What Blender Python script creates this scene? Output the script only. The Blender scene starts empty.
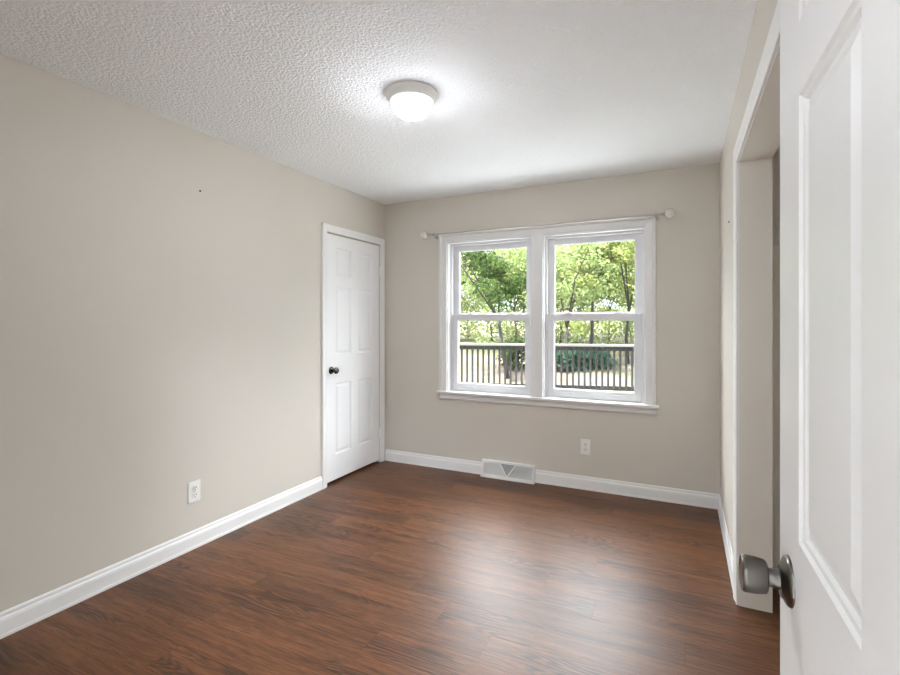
import bpy, bmesh, math, random
import numpy as np
from mathutils import Vector, Matrix

random.seed(7)
SC = bpy.context.scene
COL = SC.collection

# ------------------------------------------------------------------ camera
TH = 0.448374
FPX = 483.44
EYE = 1.3182
cam_d = bpy.data.cameras.new('camera')
cam_d.sensor_fit = 'HORIZONTAL'
cam_d.sensor_width = 36.0
cam_d.lens = 36.0 * FPX / 900.0
cam_d.shift_y = -(337.5 - 321.96) / 900.0
cam_d.clip_start = 0.02
cam_d.clip_end = 300
cam = bpy.data.objects.new('camera', cam_d)
cam.location = (0, 0, EYE)
cam.rotation_euler = (math.pi / 2, 0, TH)
COL.objects.link(cam)
SC.camera = cam

# ------------------------------------------------------------------ exposure
vs = SC.view_settings
vs.view_transform = 'Standard'
vs.look = 'None'
vs.gamma = 1.0
vs.use_curve_mapping = False
vs.exposure = 0.36
SC.cycles.use_denoising = True
SC.cycles.max_bounces = 14
SC.cycles.diffuse_bounces = 8
SC.cycles.transparent_max_bounces = 12

# ------------------------------------------------------------------ sky and sun
SKY_STRENGTH = 1.35
world = bpy.data.worlds.new('sky')
SC.world = world
world.use_nodes = True
wn = world.node_tree
wn.nodes.clear()
w_out = wn.nodes.new('ShaderNodeOutputWorld')
w_bg = wn.nodes.new('ShaderNodeBackground')
w_tc = wn.nodes.new('ShaderNodeTexCoord')
w_sep = wn.nodes.new('ShaderNodeSeparateXYZ')
w_ramp = wn.nodes.new('ShaderNodeValToRGB')           # hazy blue sky on the sun's side
w_ramp.color_ramp.elements[0].position = 0.0
w_ramp.color_ramp.elements[0].color = (1.2, 1.3, 1.35, 1)
w_ramp.color_ramp.elements[1].position = 0.6
w_ramp.color_ramp.elements[1].color = (1.9, 2.4, 3.2, 1)
w_rampc = wn.nodes.new('ShaderNodeValToRGB')          # unseen bright cloud opposite the sun, added for floor glare and fill light
w_rampc.color_ramp.elements[0].position = 0.0
w_rampc.color_ramp.elements[0].color = (1.2, 1.35, 1.4, 1)
w_rampc.color_ramp.elements[1].position = 0.42
w_rampc.color_ramp.elements[1].color = (15.5, 15.8, 16.6, 1)
e = w_rampc.color_ramp.elements.new(0.14)
e.color = (1.4, 1.65, 1.9, 1)
w_map = wn.nodes.new('ShaderNodeMapRange')
w_map.interpolation_type = 'SMOOTHSTEP'
w_map.inputs[1].default_value = -0.15
w_map.inputs[2].default_value = 0.55
w_mix = wn.nodes.new('ShaderNodeMix')
w_mix.data_type = 'RGBA'
wn.links.new(w_tc.outputs['Generated'], w_sep.inputs[0])
wn.links.new(w_sep.outputs['Z'], w_ramp.inputs[0])
wn.links.new(w_sep.outputs['Z'], w_rampc.inputs[0])
wn.links.new(w_sep.outputs['Y'], w_map.inputs[0])
wn.links.new(w_map.outputs[0], w_mix.inputs[0])
wn.links.new(w_ramp.outputs[0], w_mix.inputs[6])
wn.links.new(w_rampc.outputs[0], w_mix.inputs[7])
wn.links.new(w_mix.outputs[2], w_bg.inputs[0])
w_bg.inputs[1].default_value = SKY_STRENGTH
wn.links.new(w_bg.outputs[0], w_out.inputs[0])

sun_d = bpy.data.lights.new('sun', 'SUN')
sun_d.energy = 31.0
sun_d.color = (1.0, 0.97, 0.93)
sun_d.angle = math.radians(0.6)
sun = bpy.data.objects.new('sun', sun_d)
sun.rotation_euler = Vector((0.20, 0.27, -0.94)).to_track_quat('-Z', 'Y').to_euler()
COL.objects.link(sun)

LAMP_EMIT = 275.0
FILL_EMIT = 450.0  # strength of the fill light added in the hall

# ------------------------------------------------------------------ room measures
XL, XR, YB, ZC = -2.568, 0.236, 3.892, 2.44
YF = 0.09               # room face of the front wall
OX0, OX1, OY0, OY1 = -3.7, 1.7, -1.7, 4.06


# ------------------------------------------------------------------ materials
def mat(name, col=(0.8, 0.8, 0.8), rough=0.5, metal=0.0, spec=0.5):
    m = bpy.data.materials.new(name)
    m.use_nodes = True
    b = m.node_tree.nodes['Principled BSDF']
    b.inputs['Base Color'].default_value = (*col, 1)
    b.inputs['Roughness'].default_value = rough
    b.inputs['Metallic'].default_value = metal
    b.inputs['Specular IOR Level'].default_value = spec
    return m


def N(m, t, **kw):
    n = m.node_tree.nodes.new(t)
    for k, v in kw.items():
        setattr(n, k, v)
    return n


def L(m, a, b):
    m.node_tree.links.new(a, b)


def bsdf(m):
    return m.node_tree.nodes['Principled BSDF']


def math_n(m, op, a, b=None):
    n = N(m, 'ShaderNodeMath', operation=op)
    for i, v in enumerate((a, b)):
        if v is None:
            continue
        if isinstance(v, (int, float)):
            n.inputs[i].default_value = v
        else:
            L(m, v, n.inputs[i])
    return n.outputs[0]


def add_bump(m, scale, strength, dist=0.002, detail=3.0, mottle=0.0, rough=0.6):
    tc = N(m, 'ShaderNodeTexCoord')
    nz = N(m, 'ShaderNodeTexNoise')
    nz.inputs['Scale'].default_value = scale
    nz.inputs['Detail'].default_value = detail
    nz.inputs['Roughness'].default_value = rough
    L(m, tc.outputs['Object'], nz.inputs['Vector'])
    bp = N(m, 'ShaderNodeBump')
    bp.inputs['Strength'].default_value = strength
    bp.inputs['Distance'].default_value = dist
    L(m, nz.outputs['Fac'], bp.inputs['Height'])
    L(m, bp.outputs[0], bsdf(m).inputs['Normal'])
    if mottle:
        n2 = N(m, 'ShaderNodeTexNoise')
        n2.inputs['Scale'].default_value = 1.7
        n2.inputs['Detail'].default_value = 4
        L(m, tc.outputs['Object'], n2.inputs['Vector'])
        base = bsdf(m).inputs['Base Color'].default_value
        mx = N(m, 'ShaderNodeMix', data_type='RGBA')
        L(m, n2.outputs['Fac'], mx.inputs[0])
        mx.inputs[6].default_value = [c * (1 - mottle) for c in base[:3]] + [1]
        mx.inputs[7].default_value = [min(1, c * (1 + mottle)) for c in base[:3]] + [1]
        L(m, mx.outputs[2], bsdf(m).inputs['Base Color'])
    return m


WALL = add_bump(mat('taupe_wall_paint', (0.640, 0.603, 0.540), 0.55, spec=0.3), 140, 0.10, 0.002, 4, 0.03)
TRIM = add_bump(mat('white_trim_paint', (0.83, 0.83, 0.82), 0.35), 60, 0.03, 0.001, 3)
CLOSETM = add_bump(mat('lightened_closet_paint', (0.84, 0.81, 0.75), 0.5), 90, 0.05, 0.001, 3)  # pale tone; on the closet walls it stands in for missing light
DOORM = add_bump(mat('white_door_paint', (0.86, 0.865, 0.87), 0.38), 90, 0.05, 0.001, 4)
VINYL = mat('white_vinyl', (0.68, 0.68, 0.69), 0.4)
WTRIM = add_bump(mat('window_trim_paint', (0.76, 0.755, 0.745), 0.4), 60, 0.03, 0.001, 3)
PLASTIC = mat('white_plastic', (0.84, 0.83, 0.80), 0.3)
DARK = mat('dark_slot', (0.03, 0.03, 0.03), 0.6)
NICKEL = mat('satin_nickel', (0.17, 0.16, 0.147), 0.28, 1.0)
DARKMETAL = mat('dark_bronze_metal', (0.10, 0.095, 0.09), 0.22, 1.0)
CHROME = mat('brushed_rod_metal', (0.48, 0.45, 0.41), 0.3, 1.0)
VENTM = mat('white_enamel', (0.82, 0.82, 0.80), 0.35)
VENTSHADE = mat('shaded_enamel_fins', (0.60, 0.61, 0.61), 0.45)  # darker enamel: shade on the fins put into their colour
DUCT = mat('galvanised_duct', (0.22, 0.22, 0.22), 0.6)
RINGM = mat('lamp_ring_paint', (0.86, 0.86, 0.84), 0.4)
OUTSIDE = mat('white_bounce_paint', (0.85, 0.85, 0.84), 0.7)  # unseen hall walls made white to bounce light through the doorway
CARPET = add_bump(mat('pale_bounce_carpet', (0.78, 0.76, 0.72), 0.95), 300, 0.5, 0.004)  # unseen hall floor, made pale to bounce light up to the ceiling


def popcorn():
    m = mat('popcorn_ceiling', (0.92, 0.935, 0.95), 0.9, spec=0.1)
    tc = N(m, 'ShaderNodeTexCoord')
    n1 = N(m, 'ShaderNodeTexNoise')
    n1.inputs['Scale'].default_value = 72
    n1.inputs['Detail'].default_value = 3.5
    n1.inputs['Roughness'].default_value = 0.62
    n2 = N(m, 'ShaderNodeTexVoronoi')
    n2.inputs['Scale'].default_value = 75
    L(m, tc.outputs['Object'], n1.inputs['Vector'])
    L(m, tc.outputs['Object'], n2.inputs['Vector'])
    s = math_n(m, 'SUBTRACT', n1.outputs['Fac'], math_n(m, 'MULTIPLY', n2.outputs['Distance'], 0.35))
    bp = N(m, 'ShaderNodeBump')
    bp.inputs['Strength'].default_value = 0.68
    bp.inputs['Distance'].default_value = 0.012
    L(m, s, bp.inputs['Height'])
    L(m, bp.outputs[0], bsdf(m).inputs['Normal'])
    return m


CEIL = popcorn()


def wood_floor():
    m = mat('brown_plank_flooring', (0.2, 0.08, 0.04), 0.3)
    PW, PL = 0.152, 1.22
    tc = N(m, 'ShaderNodeTexCoord')
    sp = N(m, 'ShaderNodeSeparateXYZ')
    L(m, tc.outputs['Object'], sp.inputs[0])
    x, y = sp.outputs['X'], sp.outputs['Y']
    yr = math_n(m, 'DIVIDE', math_n(m, 'SUBTRACT', y, 1.905 - 20 * PW), PW)
    row = math_n(m, 'FLOOR', yr)
    fy = math_n(m, 'FRACT', yr)
    wn1 = N(m, 'ShaderNodeTexWhiteNoise', noise_dimensions='1D')
    L(m, row, wn1.inputs['W'])
    xr = math_n(m, 'ADD', math_n(m, 'DIVIDE', math_n(m, 'ADD', x, 40.0), PL), math_n(m, 'MULTIPLY', wn1.outputs['Value'], 7.0))
    pid = math_n(m, 'FLOOR', xr)
    fx = math_n(m, 'FRACT', xr)
    cmb = N(m, 'ShaderNodeCombineXYZ')
    L(m, row, cmb.inputs[0]); L(m, pid, cmb.inputs[1])
    wn2 = N(m, 'ShaderNodeTexWhiteNoise', noise_dimensions='3D')
    L(m, cmb.outputs[0], wn2.inputs['Vector'])
    rnd = wn2.outputs['Value']
    # grain coordinates: local to each plank
    gx = math_n(m, 'ADD', x, math_n(m, 'MULTIPLY', rnd, 31.0))
    gy = math_n(m, 'MULTIPLY', math_n(m, 'SUBTRACT', fy, 0.5), PW)
    gc = N(m, 'ShaderNodeCombineXYZ')
    L(m, gx, gc.inputs[0]); L(m, gy, gc.inputs[1]); L(m, math_n(m, 'MULTIPLY', rnd, 17.0), gc.inputs[2])

    def noise(sx, sy, detail=4, rough=0.6, dist=0.0):
        mp = N(m, 'ShaderNodeMapping')
        mp.inputs['Scale'].default_value = (sx, sy, 1)
        L(m, gc.outputs[0], mp.inputs[0])
        nz = N(m, 'ShaderNodeTexNoise')
        nz.inputs['Scale'].default_value = 1
        nz.inputs['Detail'].default_value = detail
        nz.inputs['Roughness'].default_value = rough
        nz.inputs['Distortion'].default_value = dist
        L(m, mp.outputs[0], nz.inputs['Vector'])
        return nz.outputs['Fac']
    fine = noise(8, 100, 6, 0.75)
    mid = noise(3.0, 38, 4, 0.6, 0.6)
    broad = noise(1.6, 9, 3, 0.55)
    # cathedral rings: contour lines of a stretched, smooth field
    field = noise(1.5, 11, 1.0, 0.4)
    rings = math_n(m, 'SINE', math_n(m, 'MULTIPLY', field, 105.0))
    rings = math_n(m, 'MULTIPLY', math_n(m, 'ADD', rings, 1.0), 0.5)
    rmask = N(m, 'ShaderNodeMapRange')
    rmask.inputs[1].default_value = 0.50; rmask.inputs[2].default_value = 0.60
    L(m, noise(1.3, 7, 1.0, 0.4), rmask.inputs[0])
    ringv = math_n(m, 'MULTIPLY', rings, rmask.outputs[0])
    g = math_n(m, 'ADD', math_n(m, 'MULTIPLY', fine, 0.66), math_n(m, 'MULTIPLY', mid, 0.34))
    ramp = N(m, 'ShaderNodeValToRGB')
    cr = ramp.color_ramp
    cr.elements[0].position = 0.36; cr.elements[0].color = (0.040, 0.0135, 0.0050, 1)
    cr.elements[1].position = 0.66; cr.elements[1].color = (0.235, 0.098, 0.037, 1)
    k = cr.elements.new(0.5); k.color = (0.128, 0.0475, 0.0165, 1)
    L(m, g, ramp.inputs[0])
    tone = math_n(m, 'ADD', 0.50, math_n(m, 'ADD', math_n(m, 'MULTIPLY', rnd, 0.34), math_n(m, 'MULTIPLY', broad, 0.46)))
    tone = math_n(m, 'MULTIPLY', tone, math_n(m, 'SUBTRACT', 1.0, math_n(m, 'MULTIPLY', ringv, 0.62)))
    pm = N(m, 'ShaderNodeMapRange')
    pm.inputs[1].default_value = 0.54; pm.inputs[2].default_value = 0.62
    L(m, noise(8, 95, 4, 0.65), pm.inputs[0])
    tone = math_n(m, 'MULTIPLY', tone, math_n(m, 'SUBTRACT', 1.08, math_n(m, 'MULTIPLY', pm.outputs[0], 0.5)))
    # seams
    ey = math_n(m, 'MULTIPLY', math_n(m, 'MINIMUM', fy, math_n(m, 'SUBTRACT', 1.0, fy)), PW)
    ex = math_n(m, 'MULTIPLY', math_n(m, 'MINIMUM', fx, math_n(m, 'SUBTRACT', 1.0, fx)), PL)
    edge = math_n(m, 'MINIMUM', ey, ex)
    sm = N(m, 'ShaderNodeMapRange')
    sm.inputs[1].default_value = 0.0006; sm.inputs[2].default_value = 0.0018
    L(m, edge, sm.inputs[0])
    tone = math_n(m, 'MULTIPLY', tone, math_n(m, 'ADD', 0.72, math_n(m, 'MULTIPLY', sm.outputs[0], 0.28)))
    mx = N(m, 'ShaderNodeVectorMath', operation='SCALE')
    L(m, ramp.outputs[0], mx.inputs[0]); L(m, tone, mx.inputs['Scale'])
    L(m, mx.outputs[0], bsdf(m).inputs['Base Color'])
    b = bsdf(m)
    L(m, math_n(m, 'ADD', 0.33, math_n(m, 'MULTIPLY', fine, 0.16)), b.inputs['Roughness'])
    L(m, math_n(m, 'ADD', 0.22, math_n(m, 'MULTIPLY', sm.outputs[0], 0.12)), b.inputs['Specular IOR Level'])
    b.inputs['IOR'].default_value = 1.5
    b.inputs['Coat Weight'].default_value = 0.0
    b.inputs['Coat Roughness'].default_value = 0.3
    hgt = math_n(m, 'ADD', math_n(m, 'MULTIPLY', sm.outputs[0], 0.25),
                 math_n(m, 'SUBTRACT', math_n(m, 'MULTIPLY', g, 0.8), math_n(m, 'MULTIPLY', ringv, 0.35)))
    bp = N(m, 'ShaderNodeBump')
    bp.inputs['Strength'].default_value = 0.35
    bp.inputs['Distance'].default_value = 0.0018
    L(m, hgt, bp.inputs['Height'])
    L(m, bp.outputs[0], b.inputs['Normal'])
    return m


FLOORM = wood_floor()


def glass_mat():
    m = bpy.data.materials.new('clear_window_glass')
    m.use_nodes = True
    nt = m.node_tree
    nt.nodes.clear()
    out = nt.nodes.new('ShaderNodeOutputMaterial')
    tr = nt.nodes.new('ShaderNodeBsdfTransparent')
    gl = nt.nodes.new('ShaderNodeBsdfGlossy')
    gl.inputs['Roughness'].default_value = 0.02
    tr.inputs[0].default_value = (0.95, 0.97, 0.96, 1)
    mx = nt.nodes.new('ShaderNodeMixShader')
    mx.inputs[0].default_value = 0.05
    nt.links.new(tr.outputs[0], mx.inputs[1])
    nt.links.new(gl.outputs[0], mx.inputs[2])
    nt.links.new(mx.outputs[0], out.inputs[0])
    return m


GLASS = glass_mat()


def emit_mat(name, col, s):
    m = mat(name, (0.9, 0.9, 0.88), 0.3)
    b = bsdf(m)
    b.inputs['Emission Color'].default_value = (*col, 1)
    b.inputs['Emission Strength'].default_value = s
    return m


LAMPGLASS = emit_mat('lit_frosted_glass', (0.945, 0.975, 1.05), LAMP_EMIT)
# emission weighted to the underside of the bowl, sparing the ceiling a hot spot
_g = N(LAMPGLASS, 'ShaderNodeNewGeometry')
_s = N(LAMPGLASS, 'ShaderNodeSeparateXYZ')
L(LAMPGLASS, _g.outputs['Normal'], _s.inputs[0])
_d = math_n(LAMPGLASS, 'MAXIMUM', math_n(LAMPGLASS, 'MULTIPLY', _s.outputs['Z'], -1.0), 0.0)
_d = math_n(LAMPGLASS, 'POWER', _d, 3.0)
L(LAMPGLASS, math_n(LAMPGLASS, 'MULTIPLY', math_n(LAMPGLASS, 'ADD', 0.012, math_n(LAMPGLASS, 'MULTIPLY', _d, 0.988)), LAMP_EMIT), bsdf(LAMPGLASS).inputs['Emission Strength'])
FILLGLASS = emit_mat('added_fill_glow', (0.93, 0.98, 1.08), FILL_EMIT)


def crackle_ball():
    m = mat('white_crackle_glass', (0.82, 0.80, 0.74), 0.15)
    tc = N(m, 'ShaderNodeTexCoord')
    vo = N(m, 'ShaderNodeTexVoronoi', feature='DISTANCE_TO_EDGE')
    vo.inputs['Scale'].default_value = 70
    L(m, tc.outputs['Object'], vo.inputs['Vector'])
    rp = N(m, 'ShaderNodeValToRGB')
    rp.color_ramp.elements[0].color = (0.62, 0.59, 0.53, 1)
    rp.color_ramp.elements[1].color = (0.84, 0.82, 0.76, 1)
    rp.color_ramp.elements[1].position = 0.14
    L(m, vo.outputs['Distance'], rp.inputs[0])
    L(m, rp.outputs[0], bsdf(m).inputs['Base Color'])
    return m


CRACKLE = crackle_ball()


def leaf_mat(name, c0, c1):
    m = bpy.data.materials.new(name)
    m.use_nodes = True
    nt = m.node_tree
    nt.nodes.clear()
    out = nt.nodes.new('ShaderNodeOutputMaterial')
    geo = nt.nodes.new('ShaderNodeNewGeometry')
    rp = nt.nodes.new('ShaderNodeValToRGB')
    rp.color_ramp.elements[0].color = (*c0, 1)
    rp.color_ramp.elements[1].color = (*c1, 1)
    nt.links.new(geo.outputs['Random Per Island'], rp.inputs[0])
    df = nt.nodes.new('ShaderNodeBsdfDiffuse')
    tl = nt.nodes.new('ShaderNodeBsdfTranslucent')
    ad = nt.nodes.new('ShaderNodeMixShader')
    ad.inputs[0].default_value = 0.45
    for s in (df, tl):
        nt.links.new(rp.outputs[0], s.inputs[0])
    nt.links.new(df.outputs[0], ad.inputs[1])
    nt.links.new(tl.outputs[0], ad.inputs[2])
    nt.links.new(ad.outputs[0], out.inputs[0])
    return m


LEAF_LIGHT = leaf_mat('spring_green_leaves', (0.171, 0.215, 0.063), (0.354, 0.383, 0.147))
LEAF_MID = leaf_mat('mid_green_leaves', (0.143, 0.195, 0.069), (0.315, 0.366, 0.158))
LEAF_DARK = leaf_mat('dark_green_leaves', (0.018, 0.042, 0.013), (0.083, 0.121, 0.033))
LEAF_TEAL = leaf_mat('blue_green_shrub_leaves', (0.029, 0.084, 0.053), (0.117, 0.198, 0.132))
BARK = add_bump(mat('grey_brown_bark', (0.05, 0.043, 0.035), 0.9), 30, 0.5, 0.01, 4, 0.2)
DECKB = add_bump(mat('pale_bounce_deck_boards', (0.33, 0.335, 0.335), 0.85), 40, 0.3, 0.003, 4, 0.15)  # unseen boards kept pale so they bounce sunlight onto the ceiling
CAPW = add_bump(mat('sunlit_cap_wood', (0.105, 0.098, 0.085), 0.8), 40, 0.3, 0.003, 4, 0.15)  # paler than the rails: sunlight on the cap put into its colour
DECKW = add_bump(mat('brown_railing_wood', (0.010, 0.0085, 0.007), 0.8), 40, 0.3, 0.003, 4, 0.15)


def ground_mat():
    m = mat('leaf_litter_ground', (0.5, 0.42, 0.32), 0.95, spec=0.1)
    tc = N(m, 'ShaderNodeTexCoord')
    n1 = N(m, 'ShaderNodeTexNoise')
    n1.inputs['Scale'].default_value = 5
    n1.inputs['Detail'].default_value = 8
    n1.inputs['Roughness'].default_value = 0.75
    n2 = N(m, 'ShaderNodeTexNoise')
    n2.inputs['Scale'].default_value = 0.35
    n2.inputs['Detail'].default_value = 3
    L(m, tc.outputs['Object'], n1.inputs['Vector'])
    L(m, tc.outputs['Object'], n2.inputs['Vector'])
    r1 = N(m, 'ShaderNodeValToRGB')
    r1.color_ramp.elements[0].position = 0.3; r1.color_ramp.elements[0].color = (0.070, 0.058, 0.043, 1)
    r1.color_ramp.elements[1].position = 0.7; r1.color_ramp.elements[1].color = (0.145, 0.112, 0.088, 1)
    L(m, n1.outputs['Fac'], r1.inputs[0])
    mx = N(m, 'ShaderNodeMix', data_type='RGBA')
    r2 = N(m, 'ShaderNodeValToRGB')
    r2.color_ramp.elements[0].position = 0.45; r2.color_ramp.elements[1].position = 0.62
    L(m, n2.outputs['Fac'], r2.inputs[0])
    L(m, r2.outputs[0], mx.inputs[0])
    L(m, r1.outputs[0], mx.inputs[6])
    mx.inputs[7].default_value = (0.045, 0.055, 0.02, 1)
    L(m, mx.outputs[2], bsdf(m).inputs['Base Color'])
    return m


GROUND = ground_mat()


# ------------------------------------------------------------------ mesh helpers
class MB:
    def __init__(self):
        self.bm = bmesh.new()

    def box(self, x0, x1, y0, y1, z0, z1, bev=0.0):
        r = bmesh.ops.create_cube(self.bm, size=1)
        vs_ = r['verts']
        for v in vs_:
            v.co = Vector(((x0 + x1) / 2 + v.co.x * (x1 - x0), (y0 + y1) / 2 + v.co.y * (y1 - y0), (z0 + z1) / 2 + v.co.z * (z1 - z0)))
        if bev:
            es = list({e_ for v in vs_ for e_ in v.link_edges})
            bmesh.ops.bevel(self.bm, geom=es, offset=bev, segments=2, profile=0.7, affect='EDGES')
        return self

    def lathe(self, prof, origin, axis, seg=32):
        """prof: (radius, distance along axis); closed with caps when radius is 0."""
        a = Vector(axis).normalized()
        u = a.orthogonal().normalized()
        w = a.cross(u)
        o = Vector(origin)
        rings = []
        for r, d in prof:
            if r < 1e-6:
                rings.append([self.bm.verts.new(o + a * d)])
            else:
                rings.append([self.bm.verts.new(o + a * d + (u * math.cos(2 * math.pi * i / seg) + w * math.sin(2 * math.pi * i / seg)) * r) for i in range(seg)])
        for A, B in zip(rings, rings[1:]):
            for i in range(seg):
                j = (i + 1) % seg
                if len(A) == 1 and len(B) == 1:
                    break
                if len(A) == 1:
                    self.bm.faces.new((A[0], B[i], B[j]))
                elif len(B) == 1:
                    self.bm.faces.new((A[i], A[j], B[0]))
                else:
                    self.bm.faces.new((A[i], A[j], B[j], B[i]))
        return self

    def tube(self, pts, radii, seg=8):
        pts = [Vector(p) for p in pts]
        if not hasattr(radii, '__len__'):
            radii = [radii] * len(pts)
        prev = None
        up = None
        for i, p in enumerate(pts):
            t = (pts[min(i + 1, len(pts) - 1)] - pts[max(i - 1, 0)]).normalized()
            if up is None:
                up = t.orthogonal().normalized()
            up = (up - t * up.dot(t)).normalized()
            w = t.cross(up)
            ring = [self.bm.verts.new(p + (up * math.cos(2 * math.pi * k / seg) + w * math.sin(2 * math.pi * k / seg)) * radii[i]) for k in range(seg)]
            if prev:
                for k in range(seg):
                    self.bm.faces.new((prev[k], prev[(k + 1) % seg], ring[(k + 1) % seg], ring[k]))
            else:
                self.bm.faces.new(list(reversed(ring)))
            prev = ring
        self.bm.faces.new(prev)
        return self

    def sweep(self, prof, stations, closed=False, cap=True):
        """stations: list of functions (w, d) -> point; joins the profile between them."""
        rows = [[self.bm.verts.new(Vector(f(w, d))) for w, d in prof] for f in stations]
        n = len(prof)
        pairs = list(zip(rows, rows[1:])) + ([(rows[-1], rows[0])] if closed else [])
        for A, B in pairs:
            for i in range(n):
                j = (i + 1) % n
                self.bm.faces.new((A[i], A[j], B[j], B[i]))
        if cap and not closed:
            self.bm.faces.new(rows[0])
            self.bm.faces.new(list(reversed(rows[-1])))
        return self

    def poly(self, pts):
        self.bm.faces.new([self.bm.verts.new(Vector(p)) for p in pts])
        return self

    def prism(self, pts, vec):
        a = [self.bm.verts.new(Vector(p)) for p in pts]
        b = [self.bm.verts.new(Vector(p) + Vector(vec)) for p in pts]
        n = len(pts)
        self.bm.faces.new(list(reversed(a)))
        self.bm.faces.new(b)
        for i in range(n):
            self.bm.faces.new((a[i], a[(i + 1) % n], b[(i + 1) % n], b[i]))
        return self

    def build(self, name, material, parent=None, smooth=False, origin=None, auto=None):
        bmesh.ops.recalc_face_normals(self.bm, faces=self.bm.faces)
        if origin is not None:
            bmesh.ops.translate(self.bm, verts=self.bm.verts, vec=-Vector(origin))
        me = bpy.data.meshes.new(name)
        self.bm.to_mesh(me)
        self.bm.free()
        if smooth:
            for p in me.polygons:
                p.use_smooth = True
            if auto:
                me.set_sharp_from_angle(angle=math.radians(auto))
        me.materials.append(material)
        o = bpy.data.objects.new(name, me)
        COL.objects.link(o)
        if origin is not None:
            o.location = origin
        if parent is not None:
            o.parent = parent
            bpy.context.view_layer.update()
            o.matrix_parent_inverse = parent.matrix_world.inverted()
        return o


def tag(o, label=None, cat=None, group=None, kind=None):
    if label: o['label'] = label
    if cat: o['category'] = cat
    if group: o['group'] = group
    if kind: o['kind'] = kind
    return o


def struct(o, label, cat):
    return tag(o, label, cat, kind='structure')


def empty(name, loc, rz=0.0):
    o = bpy.data.objects.new(name, None)
    o.empty_display_size = 0.1
    o.location = loc
    o.rotation_euler = (0, 0, rz)
    COL.objects.link(o)
    bpy.context.view_layer.update()
    return o


# ------------------------------------------------------------------ shell
struct(MB().box(OX0, OX1, OY0, YF - 0.06, -0.12, 0.004).build('floor_hall', CARPET), 'unseen hall carpet behind the doorway, made pale to bounce light', 'floor')
struct(MB().box(OX0, OX1, YF - 0.06, OY1, -0.12, 0.0).build('floor', FLOORM), 'glossy brown wood plank floor with a window glare', 'floor')
struct(MB().box(OX0, OX1, OY0, OY1, ZC, ZC + 0.14).build('ceiling', CEIL), 'white popcorn-textured ceiling', 'ceiling')

# window openings in the back wall (jamb to jamb)
W1 = (-1.903, -1.118)
W2 = (-1.033, -0.252)
WZ0, WZ1 = 0.675, 2.032
b = MB()
b.box(OX0, W1[0], YB, OY1, 0, ZC)
b.box(W1[0], W2[1], YB, OY1, 0, WZ0)
b.box(W1[0], W2[1], YB, OY1, WZ1, ZC)
b.box(W1[1], W2[0], YB, OY1, WZ0, WZ1)
b.box(W2[1], OX1, YB, OY1, 0, ZC)
struct(b.build('wall_back', WALL), 'taupe painted back wall around the double window', 'wall')

# left wall with the closed door
D1 = (3.057, 3.811)
DZ = 2.042
b = MB()
b.box(XL - 0.12, XL, OY0, D1[0], 0, ZC)
b.box(XL - 0.12, XL, D1[0], D1[1], DZ, ZC)
b.box(XL - 0.12, XL, D1[1], YB, 0, ZC)
struct(b.build('wall_left', WALL), 'long taupe wall with the closed white door', 'wall')

# right wall with the closet opening
CY0, CY1, CZ = 1.05, 2.61, 2.066
RX = XR + 0.13
b = MB()
b.box(XR, RX, YF, CY0, 0, ZC)
b.box(XR, RX, CY0, CY1, CZ, ZC)
b.box(XR, RX, CY1, YB, 0, ZC)
struct(b.build('wall_right', WALL), 'narrow taupe wall with an open doorless closet opening', 'wall')
b = MB()
b.box(RX + 0.62, RX + 0.72, 0.6, 3.1, 0, ZC)
b.box(RX, RX + 0.62, 3.0, 3.1, 0, ZC)
b.box(RX, RX + 0.62, 0.6, 0.7, 0, ZC)
struct(b.build('wall_closet', CLOSETM), 'closet walls with brightening in their colour, seen beside the open door', 'wall')  # closet walls lightened in colour for want of light inside
struct(MB().box(RX, RX + 0.6, 2.982, 3.0, 1.718, 1.806, 0.002).build('trim_5', TRIM), 'pale shelf cleat on the end wall inside the closet', 'trim')

# front wall with the doorway the picture is taken from, and the hall beyond it
HX1 = 0.184
HX0 = HX1 - 0.772
b = MB()
b.box(XL, HX0 - 0.02, YF - 0.12, YF, 0, ZC)
b.box(HX0 - 0.02, HX1 + 0.02, YF - 0.12, YF, 2.06, ZC)
b.box(HX1 + 0.02, XR + 0.14, YF - 0.12, YF, 0, ZC)
struct(b.build('wall_front', WALL), 'taupe wall holding the doorway beside the open door', 'wall')
b = MB()
b.box(OX0 - 0.1, OX0, OY0, OY1, 0, ZC)
b.box(OX1, OX1 + 0.1, OY0, OY1, 0, ZC)
b.box(OX0, OX1, OY0 - 0.1, OY0, 0, ZC)
struct(b.build('wall_outer', OUTSIDE), 'outer walls of the house around the room', 'wall')
b = MB()
b.box(HX0 - 0.018, HX0, YF - 0.12, YF, 0, 2.058)
b.box(HX1, HX1 + 0.018, YF - 0.12, YF, 0, 2.058)
b.box(HX0, HX1, YF - 0.12, YF, 2.04, 2.058)
struct(b.build('trim_6', TRIM), 'white jamb of the doorway beside the open door', 'trim')

# jamb lining of the closet opening, paler than the room walls
b = MB()
b.box(XR - 0.001, RX + 0.001, CY1 - 0.006, CY1 + 0.001, 0, CZ)
b.box(XR - 0.001, RX + 0.001, CY0 - 0.001, CY0 + 0.006, 0, CZ)
b.box(XR - 0.001, RX + 0.001, CY0, CY1, CZ - 0.006, CZ + 0.001)
struct(b.build('trim_7', CLOSETM), 'pale jamb of the closet opening behind the open door', 'trim')

# casings
CASE = [(0.0, 0.0), (0.0, 0.010), (0.006, 0.012), (0.018, 0.011), (0.030, 0.015), (0.046, 0.017), (0.056, 0.017), (0.059, 0.013), (0.059, 0.0)]


def u_casing(prof, a0, a1, z0, top, mp):
    b_ = MB()
    b_.sweep(prof, [lambda w, d: mp(a0 - w, z0, d), lambda w, d: mp(a0 - w, top + w, d), lambda w, d: mp(a1 + w, top + w, d), lambda w, d: mp(a1 + w, z0, d)])
    return b_


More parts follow.
